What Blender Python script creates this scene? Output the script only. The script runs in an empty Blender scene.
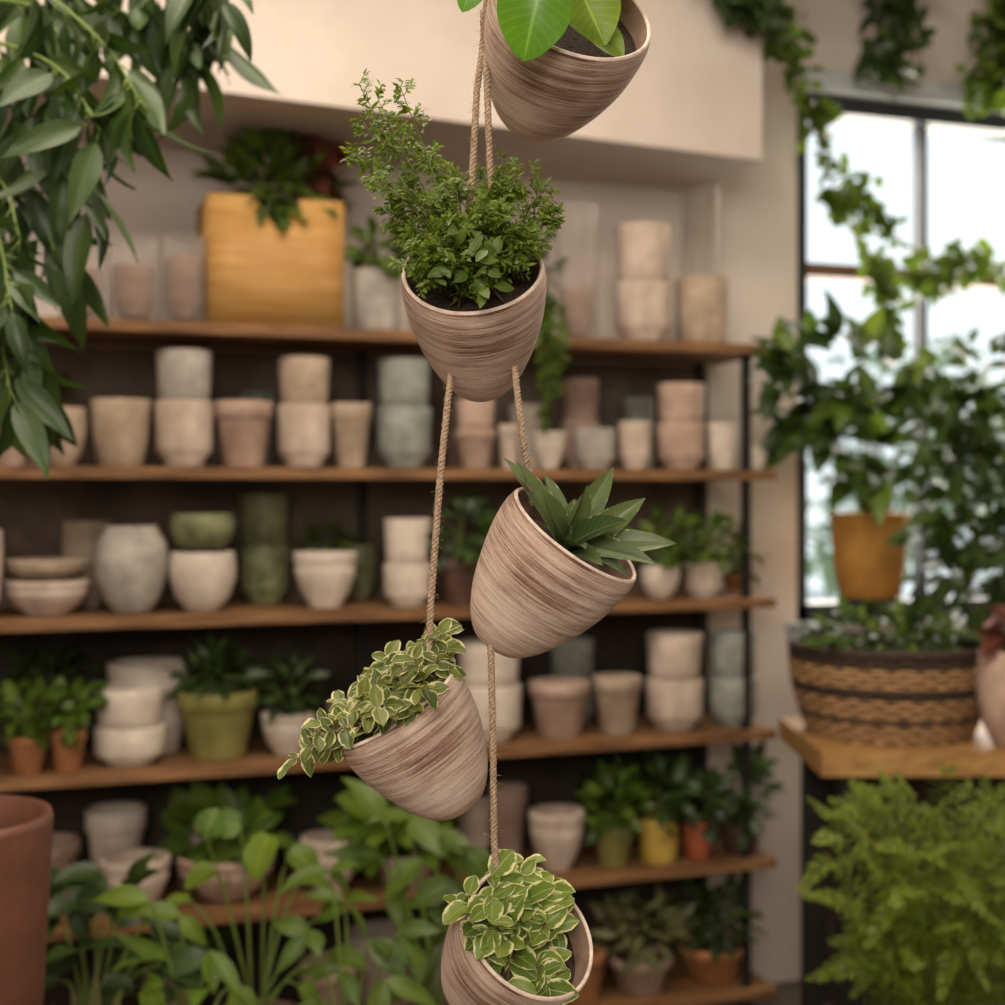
import bpy, math, random
from mathutils import Vector, Matrix, noise as mnoise
F=50/36*1005; A=math.radians(19.6); HC=1.45; HY=490
fw=Vector((math.sin(A),math.cos(A),0)); rt=Vector((math.cos(A),-math.sin(A),0)); up=Vector((0,0,1))
CAM=Vector((0,0,HC))
def W(px,py,d): return CAM+fw*d+rt*((px-502.5)/F*d)+up*((HY-py)/F*d)
def XatY(px,Y): return Y*math.tan(A+math.atan((px-502.5)/F))
def dep(X,Y): return X*math.sin(A)+Y*math.cos(A)
def on(px,py,Y):
    X=XatY(px,Y); return Vector((X,Y,HC+(HY-py)/F*dep(X,Y)))
R=random.Random(7)
def rv(r=R):
    while True:
        v=Vector((r.uniform(-1,1),r.uniform(-1,1),r.uniform(-1,1)))
        if .05<v.length<1: return v.normalized()
# ---------------- materials
def newmat(name):
    m=bpy.data.materials.new(name); m.use_nodes=True; nt=m.node_tree
    return m,nt,nt.nodes['Principled BSDF'],nt.nodes['Material Output']
def ramp(nt,stops,fac):
    r=nt.nodes.new('ShaderNodeValToRGB'); e=r.color_ramp.elements
    while len(e)<len(stops): e.new(.5)
    for i,(p,c) in enumerate(stops): e[i].position=p; e[i].color=(*c,1)
    nt.links.new(fac,r.inputs[0]); return r.outputs[0]
def noise(nt,scale,detail=4,rough=.6,map_scale=(1,1,1),rot=(0,0,0),coord='Object'):
    tc=nt.nodes.new('ShaderNodeTexCoord'); mp=nt.nodes.new('ShaderNodeMapping'); n=nt.nodes.new('ShaderNodeTexNoise')
    mp.inputs['Scale'].default_value=map_scale; mp.inputs['Rotation'].default_value=rot
    n.inputs['Scale'].default_value=scale; n.inputs['Detail'].default_value=detail; n.inputs['Roughness'].default_value=rough
    nt.links.new(tc.outputs[coord],mp.inputs[0]); nt.links.new(mp.outputs[0],n.inputs['Vector']); return n.outputs['Fac']
def bump(nt,b,h,s,d=.002):
    bp=nt.nodes.new('ShaderNodeBump'); bp.inputs['Strength'].default_value=s; bp.inputs['Distance'].default_value=d
    nt.links.new(h,bp.inputs['Height']); nt.links.new(bp.outputs[0],b.inputs['Normal'])
def mixc(nt,fac,a,b,mode='MIX'):
    m=nt.nodes.new('ShaderNodeMix'); m.data_type='RGBA'; m.blend_type=mode
    for s,v in ((m.inputs[0],fac),(m.inputs[6],a),(m.inputs[7],b)):
        if hasattr(v,'links'): nt.links.new(v,s)
        elif isinstance(v,(int,float)): s.default_value=v
        else: s.default_value=(*v,1)
    return m.outputs[2]
def math_(nt,op,a,b=0.,c=None):
    m=nt.nodes.new('ShaderNodeMath'); m.operation=op
    for s,v in zip(m.inputs,(a,b,c)):
        if v is None: continue
        if hasattr(v,'links'): nt.links.new(v,s)
        else: s.default_value=v
    return m.outputs[0]
def mottled(name,c1,c2,scale=12,rough=.7,bs=.2,ms=(1,1,1),detail=5,spec=.3):
    m,nt,b,o=newmat(name); n=noise(nt,scale,detail,.6,ms)
    nt.links.new(ramp(nt,[(.36,c1),(.64,c2)],n),b.inputs['Base Color']); b.inputs['Roughness'].default_value=rough
    b.inputs['Specular IOR Level'].default_value=spec
    if bs: bump(nt,b,n,bs)
    return m
def leafmat(name,c1,c2,edge=None,edge_at=.6,vein=None,trans=.3,rough=.45):
    m,nt,b,o=newmat(name)
    at=nt.nodes.new('ShaderNodeAttribute'); at.attribute_name='luv'
    s=nt.nodes.new('ShaderNodeSeparateXYZ'); nt.links.new(at.outputs['Vector'],s.inputs[0])
    au=math_(nt,'ABSOLUTE',s.outputs[0])
    col=mixc(nt,s.outputs[2],c1,c2)
    nz=noise(nt,60,3,.6)
    col=mixc(nt,math_(nt,'MULTIPLY',nz,.5),col,tuple(x*.5 for x in c1))
    vc=vein if vein else tuple(min(1,x*1.4+.015) for x in c2)
    vm=math_(nt,'LESS_THAN',au,.05)
    sv=math_(nt,'SINE',math_(nt,'MULTIPLY',math_(nt,'SUBTRACT',s.outputs[1],math_(nt,'MULTIPLY',au,.25)),55))
    vm2=math_(nt,'MULTIPLY',math_(nt,'GREATER_THAN',sv,.88),.3)
    col=mixc(nt,math_(nt,'MULTIPLY',math_(nt,'MAXIMUM',vm,vm2),.55),col,vc)
    if edge:
        nz2=noise(nt,110,2,.5)
        e=math_(nt,'ADD',au,math_(nt,'MULTIPLY',math_(nt,'SUBTRACT',nz2,.5),.9))
        mr=nt.nodes.new('ShaderNodeMapRange'); mr.inputs[1].default_value=edge_at-.08; mr.inputs[2].default_value=edge_at+.08
        nt.links.new(e,mr.inputs[0]); col=mixc(nt,mr.outputs[0],col,edge)
    nt.links.new(col,b.inputs['Base Color']); b.inputs['Roughness'].default_value=rough; b.inputs['Specular IOR Level'].default_value=.35
    tr=nt.nodes.new('ShaderNodeBsdfTranslucent'); nt.links.new(mixc(nt,1.,col,(1.3,1.25,.45),'MULTIPLY'),tr.inputs[0])
    mx=nt.nodes.new('ShaderNodeMixShader'); mx.inputs[0].default_value=trans
    nt.links.new(b.outputs[0],mx.inputs[1]); nt.links.new(tr.outputs[0],mx.inputs[2]); nt.links.new(mx.outputs[0],o.inputs[0])
    return m
def streakmat():
    m,nt,b,o=newmat('brushed_clay')
    n1=noise(nt,1,5,.7,(7,7,210),(.13,.09,0)); n2=noise(nt,1,4,.75,(16,16,700),(.04,-.10,0)); n3=noise(nt,13,3,.5); n4=noise(nt,420,3,.7)
    s=math_(nt,'ADD',math_(nt,'MULTIPLY',n1,.52),math_(nt,'MULTIPLY',n2,.48))
    s=math_(nt,'ADD',s,math_(nt,'MULTIPLY',math_(nt,'SUBTRACT',n3,.5),.30))
    s=math_(nt,'ADD',s,math_(nt,'MULTIPLY',math_(nt,'SUBTRACT',n4,.5),.10))
    tc=nt.nodes.new('ShaderNodeTexCoord'); sp=nt.nodes.new('ShaderNodeSeparateXYZ'); nt.links.new(tc.outputs['Object'],sp.inputs[0])
    mr=nt.nodes.new('ShaderNodeMapRange'); mr.inputs[1].default_value=-.012; mr.inputs[2].default_value=-.006; mr.inputs[3].default_value=0; mr.inputs[4].default_value=.06
    nt.links.new(sp.outputs[2],mr.inputs[0]); s=math_(nt,'SUBTRACT',s,mr.outputs[0])
    c=ramp(nt,[(.33,(.11,.055,.036)),(.41,(.26,.155,.11)),(.485,(.44,.315,.25)),(.60,(.64,.51,.43))],s)
    nt.links.new(c,b.inputs['Base Color']); b.inputs['Roughness'].default_value=.8; b.inputs['Specular IOR Level'].default_value=.25
    bump(nt,b,s,.7,.003); return m
def simple(name,c,rough=.6,metal=0):
    m=mottled(name,tuple(x*.85 for x in c),tuple(min(1,x*1.1) for x in c),20,rough,.1)
    m.node_tree.nodes['Principled BSDF'].inputs['Metallic'].default_value=metal; return m
M={}
M['streak']=streakmat()
M['rimc']=mottled('pale_clay_rim',(.50,.38,.31),(.70,.57,.49),90,.9)
M['inner']=mottled('inner_clay',(.2,.12,.08),(.34,.22,.16),40,.85)
M['soil']=mottled('soil',(.02,.013,.009),(.07,.045,.03),250,.95,1)
M['rope']=mottled('jute_rope',(.24,.16,.10),(.50,.37,.26),350,.95,.6)
M['white']=mottled('whitewashed_ceramic',(.36,.275,.22),(.55,.445,.37),14,.8,.2,(1,1,.6))
M['cream']=mottled('cream_ceramic',(.46,.385,.32),(.64,.555,.47),12,.65,.15)
M['tan']=mottled('tan_stoneware',(.27,.20,.14),(.44,.34,.255),14,.8,.2)
M['wgrey']=mottled('warm_grey_stoneware',(.25,.22,.19),(.42,.38,.33),14,.8,.2)
M['pink']=mottled('blush_clay',(.31,.205,.155),(.47,.34,.27),14,.8,.2)
M['grey']=mottled('grey_green_stoneware',(.15,.16,.135),(.28,.29,.25),16,.7,.15)
M['green']=mottled('sage_glaze',(.07,.08,.035),(.21,.22,.11),16,.5,.15)
M['lime']=mottled('moss_glaze',(.19,.18,.05),(.33,.30,.10),10,.5,.1)
M['yellow']=mottled('ochre_glaze',(.42,.28,.05),(.52,.37,.08),10,.5,.1)
M['terra']=mottled('terracotta',(.30,.125,.05),(.42,.19,.08),14,.8,.15)
M['ochre']=mottled('ochre_terracotta',(.38,.175,.035),(.52,.26,.06),14,.75,.15)
M['red']=mottled('red_terracotta',(.30,.075,.035),(.38,.11,.05),14,.6,.15)
M['brownpot']=mottled('brown_terracotta',(.085,.032,.018),(.13,.05,.028),10,.55,.15)
M['darkpot']=mottled('dark_clay',(.08,.045,.03),(.14,.08,.06),12,.6,.1)
M['woodbox']=mottled('honey_wood',(.38,.19,.05),(.52,.30,.10),6,.6,.1,(1,1,9))
M['shelf']=mottled('shelf_wood',(.08,.036,.014),(.27,.135,.055),4,.65,.3,(1.2,12,12),6)
M['bench']=mottled('bench_wood',(.24,.12,.04),(.40,.225,.08),5,.6,.2,(1,10,10))
M['metal']=simple('black_steel',(.018,.016,.015),.5,.2)
M['wall']=mottled('plaster',(.50,.425,.375),(.58,.50,.445),3,.9,.05)
M['wallwhite']=mottled('window_wall_plaster',(.56,.49,.44),(.64,.57,.51),3,.9,.05)
M['shade1']=mottled('shade_board_brown',(.07,.05,.037),(.15,.112,.085),5,.85,.1)  # shaded plaster behind the upper shelves, shade put into the brown
M['shade']=mottled('shade_board_dark',(.016,.012,.009),(.045,.033,.024),5,.85,.1)  # painted shade, near black, for the low shelves and under the bench
M['frame']=simple('window_frame_paint',(.022,.026,.03),.5)
M['rail']=simple('window_rail_wood',(.16,.075,.05),.6)
M['trim']=simple('grey_trim',(.42,.45,.46),.6)
M['floor']=mottled('floor_concrete',(.08,.065,.05),(.15,.12,.1),5,.7,.1)
M['ceil']=simple('ceiling_paint',(.7,.64,.57),.9)
M['wick']=mottled('wicker',(.16,.085,.035),(.42,.25,.12),55,.8,.6,(1,1,3))
M['wickd']=mottled('dark_wicker',(.025,.017,.012),(.06,.038,.025),80,.8,.6)
M['stem']=simple('stem_green',(.12,.17,.035),.6)
M['stemr']=simple('stem_brown',(.20,.10,.06),.7)
M['bark']=mottled('bark',(.08,.05,.03),(.18,.12,.08),30,.9,.5)
M['pinkobj']=simple('pink_enamel',(.55,.12,.13),.4)
def glassmat(name,col,op):
    m,nt,b,o=newmat(name); b.inputs['Base Color'].default_value=(*col,1); b.inputs['Roughness'].default_value=.08
    n=noise(nt,8,3); bump(nt,b,n,.1)
    t=nt.nodes.new('ShaderNodeBsdfTransparent'); t.inputs[0].default_value=(.96,.95,.94,1); mx=nt.nodes.new('ShaderNodeMixShader')
    lw=nt.nodes.new('ShaderNodeLayerWeight'); lw.inputs[0].default_value=.25
    nt.links.new(math_(nt,'ADD',math_(nt,'MULTIPLY',lw.outputs['Facing'],.6),op),mx.inputs[0])
    nt.links.new(t.outputs[0],mx.inputs[1]); nt.links.new(b.outputs[0],mx.inputs[2]); nt.links.new(mx.outputs[0],o.inputs[0]); return m
M['glass']=glassmat('clear_glass',(.66,.60,.56),.05)
M['pane']=glassmat('window_glass',(.8,.9,.95),.0)
M['Ldark']=leafmat('leaf_dark_green',(.017,.038,.008),(.050,.088,.016),trans=.22,rough=.42)
M['Lmid']=leafmat('leaf_mid_green',(.040,.085,.008),(.12,.18,.020))
M['Lbright']=leafmat('leaf_bright_green',(.09,.17,.015),(.22,.31,.035),trans=.4)
M['Lfern']=leafmat('leaf_fern_green',(.075,.13,.008),(.27,.33,.025),trans=.4)
M['Lherb']=leafmat('leaf_herb_green',(.055,.105,.008),(.21,.29,.025),trans=.35)
M['Lolive']=leafmat('leaf_olive',(.12,.13,.05),(.22,.22,.09))
M['Lvar']=leafmat('leaf_variegated',(.10,.17,.02),(.28,.36,.06),edge=(.72,.70,.38),edge_at=.84,vein=(.45,.52,.2))
M['Lvar2']=leafmat('leaf_variegated_small',(.055,.085,.012),(.19,.22,.04),edge=(.58,.55,.28),edge_at=.82,vein=(.3,.33,.12))
M['Lagave']=leafmat('leaf_succulent',(.045,.078,.024),(.13,.17,.06),edge=(.48,.50,.24),edge_at=1.08,trans=.1,rough=.42)
M['Lpoth']=leafmat('leaf_pothos',(.06,.17,.012),(.12,.27,.025),trans=.35,rough=.3,vein=(.2,.38,.07))
M['Lred']=leafmat('leaf_bronze',(.09,.022,.015),(.17,.05,.03))
# ---------------- mesh builder
class MB:
    def __init__(s): s.v=[];s.f=[];s.m=[];s.l=[];s.mats=[]
    def mi(s,k):
        if k not in s.mats: s.mats.append(k)
        return s.mats.index(k)
    def add(s,vs,fs,k,ls=None):
        o=len(s.v); s.v+= [tuple(v) for v in vs]; s.l+= ls if ls else [(0,0,.5)]*len(vs)
        i=s.mi(k)
        for f in fs: s.f.append(tuple(a+o for a in f)); s.m.append(i)
    def clampv(s,start,ymax,zmax,ymin=3.0):
        for i in range(start,len(s.v)):
            x,y,z=s.v[i]; y=min(y,ymax)
            if y>ymin: z=min(z,zmax)
            s.v[i]=(x,y,z)
    def box(s,a,b,k):
        x0,y0,z0=a;x1,y1,z1=b
        s.add([(x0,y0,z0),(x1,y0,z0),(x1,y1,z0),(x0,y1,z0),(x0,y0,z1),(x1,y0,z1),(x1,y1,z1),(x0,y1,z1)],
          [(0,3,2,1),(4,5,6,7),(0,1,5,4),(1,2,6,5),(2,3,7,6),(3,0,4,7)],k)
    def lathe(s,prof,k,T=Matrix.Identity(4),seg=40,wob=0,ribs=0):
        vs=[];fs=[]
        for j,(r,z) in enumerate(prof):
            for i in range(seg):
                a=2*math.pi*i/seg; rr=r*(1+(ribs if i%2 else 0))
                if wob: rr*=1+wob*mnoise.noise(Vector((math.cos(a)*1.3,math.sin(a)*1.3,z*18)))
                vs.append(T@Vector((rr*math.cos(a),rr*math.sin(a),z)))
        for j in range(len(prof)-1):
            for i in range(seg):
                i2=(i+1)%seg; fs.append((j*seg+i,j*seg+i2,(j+1)*seg+i2,(j+1)*seg+i))
        s.add(vs,fs,k)
    def tube(s,pts,r,k,sides=6,taper=1.):
        if len(pts)<2: return
        vs=[];fs=[]; pu=None
        for i,p in enumerate(pts):
            t=(pts[min(i+1,len(pts)-1)]-pts[max(i-1,0)]).normalized()
            if pu is None: pu=t.orthogonal().normalized()
            pu=(pu-t*pu.dot(t)); pu=pu.normalized() if pu.length>1e-6 else t.orthogonal().normalized()
            b=t.cross(pu); rr=r*(1+(taper-1)*i/(len(pts)-1))
            for q in range(sides):
                a=2*math.pi*q/sides; vs.append(p+(pu*math.cos(a)+b*math.sin(a))*rr)
        for j in range(len(pts)-1):
            for q in range(sides):
                q2=(q+1)%sides; fs.append((j*sides+q,j*sides+q2,(j+1)*sides+q2,(j+1)*sides+q))
        fs.append(tuple(range(sides))[::-1]); n=(len(pts)-1)*sides; fs.append(tuple(n+q for q in range(sides)))
        s.add(vs,fs,k)
    def leaf(s,p,d,n,L,Wd,k,rows=4,cols=2,fold=.25,curl=.4,shape='oval',rnd=None,wave=0):
        d=d.normalized(); n=(n-d*n.dot(d)); n=n.normalized() if n.length>1e-4 else d.orthogonal().normalized()
        sd=d.cross(n); rnd=R.random() if rnd is None else rnd
        vs=[];ls=[];fs=[]; q=Vector(p); ph=R.uniform(0,6)
        for j in range(rows+1):
            t=j/rows
            if shape=='oval': w=math.sin(math.pi*min(1,t**.85*.97+.015))**.8
            elif shape=='lance': w=(math.sin(math.pi*(t**.7*.98+.01)))**1.1
            elif shape=='agave': w=(1-t**2.2)*(.62+.6*t) if t<1 else 0.02
            elif shape=='heart': w=(math.sin(math.pi*(.14+.85*t**.8)))**.75 if t<1 else .02
            elif shape=='ivy': w=(1-t)**.7*(.55+.9*t)+.25*abs(math.sin(t*math.pi*2.5)) if 0<t<1 else .05
            else: w=1
            w=max(w,.02)*Wd/2
            ang=curl*t; dd=d*math.cos(ang)-n*math.sin(ang); nn=n*math.cos(ang)+d*math.sin(ang)
            if j: q=q+dd*(L/rows)
            for c in range(cols+1):
                u=-1+2*c/cols
                off=sd*(u*w)+nn*(abs(u)**1.4*fold*w)
                if wave: off+=nn*(math.sin(t*9+ph+u*2)*wave*Wd*abs(u))
                vs.append(q+off); ls.append((u,t,rnd))
        C=cols+1
        for j in range(rows):
            for c in range(cols): fs.append((j*C+c,j*C+c+1,(j+1)*C+c+1,(j+1)*C+c))
        s.add(vs,fs,k,ls)
    def obj(s,name,Mx=None,flat=False,bevel=0):
        me=bpy.data.meshes.new(name)
        if Mx is None:
            xs=[v[0] for v in s.v]; ys=[v[1] for v in s.v]; zs=[v[2] for v in s.v]
            Mx=Matrix.Translation(((min(xs)+max(xs))/2,(min(ys)+max(ys))/2,min(zs)))
        inv=Mx.inverted()
        vs=[tuple(inv@Vector(v)) for v in s.v]
        me.from_pydata(vs,[],s.f); 
        a=me.attributes.new('luv','FLOAT_VECTOR','POINT'); a.data.foreach_set('vector',[c for l in s.l for c in l])
        for k in s.mats: me.materials.append(M[k])
        me.polygons.foreach_set('material_index',s.m)
        if not flat: me.polygons.foreach_set('use_smooth',[True]*len(me.polygons))
        me.update(); ob=bpy.data.objects.new(name,me); bpy.context.scene.collection.objects.link(ob)
        ob.matrix_world=Mx
        if bevel:
            b=ob.modifiers.new('bevel','BEVEL'); b.width=bevel; b.segments=2; b.limit_method='ANGLE'
        return ob
def TM(x,y,z): return Matrix.Translation((x,y,z))
def spline(pts,n=24):
    P=[pts[0]*2-pts[1]]+list(pts)+[pts[-1]*2-pts[-2]]; out=[]
    segs=len(pts)-1; per=max(2,n//segs)
    for i in range(segs):
        a,b,c,d=P[i:i+4]
        for k in range(per):
            t=k/per; out.append(.5*((2*b)+(c-a)*t+(2*a-5*b+4*c-d)*t*t+(3*b-a-3*c+d)*t**3))
    out.append(pts[-1].copy()); return out
# ---------------- room
b=MB(); b.box((-1.6,-2.5,-.1),(4,3.6,0),'floor'); b.obj('floor',flat=True)
b=MB(); b.box((-1.7,-2.6,3.05),(4.1,3.75,3.15),'ceil'); b.obj('ceiling',flat=True)
b=MB(); b.box((-1.7,-2.5,-.1),(-1.6,3.75,3.05),'wall'); b.obj('wall_left',flat=True)
b=MB(); b.box((4,-2.5,-.1),(4.1,3.75,3.05),'wallwhite'); b.obj('wall_right',flat=True)
b=MB(); b.box((-1.7,-2.6,-.1),(4.1,-2.5,3.05),'wall'); b.obj('wall_front',flat=True)
wx0=XatY(797,3.6); wx1=3.6; wz0=1.06; wz1=on(800,92,3.6).z
b=MB(); b.box((-1.6,3.6,0),(wx0,3.75,3.05),'wallwhite'); b.box((wx1,3.6,0),(4,3.75,3.05),'wallwhite')
b.box((wx0,3.6,0),(wx1,3.75,wz0),'wallwhite'); b.box((wx0,3.6,wz1),(wx1,3.75,3.05),'wallwhite'); b.obj('wall_back',flat=True)
b=MB(); bx=XatY(762,3.2); bz=on(762,160,3.2).z
sl=.15/(bx-.5); yl=3.2-sl*(bx+1.6)
b.add([(-1.6,yl,bz),(bx,3.2,bz),(bx,3.6,bz),(-1.6,3.6,bz),(-1.6,yl,3.05),(bx,3.2,3.05),(bx,3.6,3.05),(-1.6,3.6,3.05)],
  [(0,3,2,1),(4,5,6,7),(0,1,5,4),(1,2,6,5),(2,3,7,6),(3,0,4,7)],'wall'); b.obj('wall_bulkhead',flat=True)
SZ=[.37,.038,-.30,-.648,-.988,-1.33]
YF=3.24; YB=3.575; shz=[HC+z+.014 for z in SZ]
CEIL=[bz-.004]+[z-.030 for z in shz]
b=MB(); b.box((-1.59,3.577,shz[2]-.02),(1.9,3.6,shz[0]-.03),'shade1'); b.box((-1.59,3.577,0),(1.9,3.6,shz[2]-.021),'shade'); b.obj('shelf_shade_board',flat=True)  # added boards, their colours carry the shade that deepens toward the floor
# window
b=MB(); t=.035
b.box((wx0,3.6,wz0),(wx0+t,3.72,wz1),'frame'); b.box((wx1-t,3.6,wz0),(wx1,3.72,wz1),'frame')
b.box((wx0,3.6,wz1-.05),(wx1,3.72,wz1),'frame'); b.box((wx0,3.6,wz0),(wx1,3.72,wz0+.05),'frame')
rz=on(860,272,3.62).z
b.box((wx0+t,3.62,rz-.02),(wx1-t,3.70,rz+.02),'rail')
for px in (921,1060):
    x=XatY(px,3.66); b.box((x-.010,3.64,wz0+.05),(x+.010,3.69,wz1-.05),'frame')
b.box((wx0+t,3.64,wz0+.05),(wx0+t+.025,3.69,rz-.02),'rail')
b.box((wx0+t,3.664,wz0+.05),(wx1-t,3.668,wz1-.05),'pane')
b.obj('window_1',flat=True)
b=MB(); b.box((wx0-.03,3.555,wz1+.0),(wx1+.05,3.6,wz1+.06),'trim'); b.obj('trim_1',flat=True,bevel=.004)
b=MB(); b.box((wx0-.04,3.52,wz0-.035),(wx1+.05,3.6,wz0),'trim'); b.obj('trim_2',flat=True,bevel=.004)
# shelves
b=MB()
for zt in shz: b.box((-1.5,YF,zt-.026),(1.925,YB,zt),'shelf')
for x in (-1.3,1.85):
    for y in (YF+.02,YB-.05):
        for i in range(6):
            z0=0 if i==5 else shz[i+1]; b.box((x-.011,y,z0),(x+.011,y+.022,shz[i]-.026),'metal')
for x in (-.1,.88):
    for i in range(6):
        z0=0 if i==5 else shz[i+1]; b.box((x-.011,YB-.02,z0),(x+.011,YB,shz[i]-.026),'metal')
b.obj('shelving_unit',flat=True,bevel=.002)
# ---------------- pots
PR={
 'taper':[(.66,0),(.70,.02),(.90,.72),(.93,.74),(1,.76),(1,.98),(.98,1)],
 'cup':[(.62,0),(.68,.02),(.70,.10),(.93,.24),(.97,.3),(.97,.6),(1,.97),(.98,1)],
 'cyl':[(.84,0),(.90,.03),(.93,.3),(.95,.6),(1,.97),(.98,1)],
 'egg':[(.45,0),(.52,.02),(.74,.15),(.95,.42),(1,.62),(.92,.82),(.72,.95),(.70,1)],
 'bowl':[(.48,0),(.52,.03),(.55,.08),(.78,.3),(.93,.58),(.97,.72),(.93,.76),(1,.82),(1,.97),(.98,1)],
 'round':[(.45,0),(.5,.02),(.82,.25),(.98,.55),(1,.75),(.95,.97),(.93,1)],
 'tall':[(.7,0),(.76,.02),(.9,.4),(1,.97),(.98,1)],
}
def vary(mat,px):
    if mat=='white': return ('white','tan','white','wgrey','cream','white')[int(px)%6]
    if mat=='cream': return ('cream','white','cream')[int(px)%3]
    return mat
def potp(b,x,y,z,r,h,kind,mat,fill=None,ribs=0):
    z+=.0006
    pr=[(a*r,c*h) for a,c in PR[kind]]
    tw=min(.009,r*.16); hi=h*.90
    rim=pr[-1][0]
    full=[(0.0005,0)]+pr+[(rim-tw,h*.995),(rim-tw*1.2,h*.9),(rim*.8-tw,h*.55)]
    if fill is None: full+=[(rim*.55,h*.12),(.0005,h*.1)]
    b.lathe(full,mat,TM(x,y,z),28,ribs=ribs)
    if fill: b.lathe([(rim-tw*1.1,h*.86),(rim*.5,h*.89),(.0005,h*.88)],'soil',TM(x,y,z),20)
def place(px0,px1,yt,si,row):
    pc=(px0+px1)/2; r=.06
    for _ in range(4):
        Y=(3.262+r) if row==0 else (3.565-r if row==2 else 3.40)
        X=XatY(pc,Y); d=dep(X,Y); r=(px1-px0)/2/F*d*.99
    zt=HC+(HY-yt)/F*d
    return X,Y,shz[si],r,zt-shz[si],d
def bush(b,c,rad,n,L,Wd,k,base=None,shape='oval',upb=.2,stem='stem',r=R,rows=4,curl=.6,ns=8):
    c=Vector(c)
    for i in range(n):
        v=rv(r); q=r.random()**.4; 
        p=c+Vector((v.x*rad[0],v.y*rad[1],v.z*rad[2]))*q
        d=(v+up*upb+rv(r)*.6).normalized(); l=L*r.uniform(.6,1.15)
        nn=(up*1.0+rv(r)*.7)-fw*.4
        b.leaf(p,d,nn,l,Wd*l/L,k,rows=rows,curl=curl*r.uniform(.3,1.3),shape=shape)
        if base is not None and i<ns:
            mid=(Vector(base)+p)/2+Vector((0,0,.2*(p-Vector(base)).length))
            b.tube(spline([Vector(base)+rv(r)*.01,mid,p],6),.0022,stem,5,.5)
def plantpot(name,px0,px1,yt,si,row,kind,mat,fol,fh,fwid,L,Wd,n,shape='oval',dy=0):
    X,Y,z,r,h,d=place(px0,px1,yt,si,row); b=MB(); potp(b,X,Y,z,r,h,kind,vary(mat,px0),True)
    H=fh/F*d; w=fwid/F*d/2; st=len(b.v)
    bush(b,(X,Y-.02,z+h+H*.42+dy),(w*.8,min(w*.8,.09),H*.5),n,L,Wd,fol,(X,Y,z+h*.88),shape)
    b.clampv(st,3.572,CEIL[si]); return b.obj(name)
def pot(name,px0,px1,yt,si,row,kind,mat,ribs=0):
    X,Y,z,r,h,d=place(px0,px1,yt,si,row); b=MB(); potp(b,X,Y,z,r,h,kind,vary(mat,px0),None,ribs); return b.obj(name)
def stack(name,px0,px1,yt,ym,si,row,mat,lower='cup',upper='cyl',mat2=None):
    X,Y,z,r,h,d=place(px0,px1,yt,si,row); b=MB(); h1=h*(1-(ym-yt)/max(1,(h/d*F)))
    potp(b,X,Y,z,r,h1,lower,mat); potp(b,X,Y,z+h1-.004,r*.97,h-h1,upper,mat2 or vary(mat,px1)); return b.obj(name)
pot('ceramic_pot',-8,30,428,1,0,'taper','pink')
pot('ceramic_pot',38,86,408,1,0,'round','tan')
pot('ceramic_pot',91,150,400,1,0,'tall','white')
stack('stacked_ceramic_pots',155,213,350,402,1,0,'white')
pot('ribbed_ceramic_pot',215,272,402,1,0,'taper','pink',.03)
stack('stacked_ceramic_pots',277,331,357,406,1,0,'white')
pot('ceramic_pot',331,371,404,1,0,'taper','tan')
stack('stacked_stoneware_pots',376,432,359,408,1,0,'grey')
stack('stacked_ceramic_pots',455,496,398,430,1,0,'pink','taper')
pot('ceramic_pot',498,520,425,1,0,'taper','white')
pot('ceramic_pot',532,566,432,1,0,'bowl','white')
pot('ceramic_pot',573,616,429,1,0,'cup','white')
pot('ceramic_pot',618,651,422,1,0,'cup','white')
stack('stacked_ceramic_pots',656,706,383,424,1,0,'pink')
pot('ceramic_pot',707,738,424,1,0,'tall','cream')
pot('ceramic_pot',741,768,447,1,0,'tall','cream')
stack('stacked_ceramic_pots',560,600,378,420,1,2,'pink')
pot('ceramic_pot',440,468,395,1,2,'tall','darkpot'); pot('ceramic_pot',508,545,405,1,2,'taper','white'); pot('ceramic_pot',622,655,398,1,2,'cyl','grey')
plantpot('potted_fern',20,60,410,1,2,'taper','pink','Ldark',35,70,.05,.02,60); pot('ceramic_pot',238,278,392,1,2,'taper','grey')
# row 3
stack('stacked_ceramic_bowls',5,88,558,580,2,0,'white','bowl','bowl','tan')
pot('ceramic_pot',62,114,521,2,2,'round','tan')
pot('ceramic_vase',95,168,526,2,0,'egg','wgrey')
stack('stacked_glazed_bowls',169,236,512,552,2,0,'cream','round','round','green')
stack('stacked_glazed_pots',238,291,492,545,2,2,'green')
pot('ceramic_bowl_planter',293,357,552,2,0,'bowl','cream')
pot('glazed_bowl_planter',340,378,544,2,2,'round','green')
stack('stacked_ceramic_pots',383,432,517,564,2,0,'cream')
pot('ceramic_pot',-30,2,530,2,0,'round','white')
plantpot('potted_herb',640,680,565,2,0,'round','white','Lmid',55,70,.05,.025,70)
plantpot('potted_herb',684,722,563,2,0,'cup','white','Lmid',45,70,.05,.025,70)
plantpot('potted_herb',440,478,560,2,0,'taper','darkpot','Ldark',70,70,.05,.025,80)
plantpot('potted_herb',722,752,575,2,2,'taper','terra','Lmid',50,60,.05,.02,60)
plantpot('potted_fern',300,345,560,2,2,'taper','darkpot','Lmid',40,60,.045,.015,60)
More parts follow.
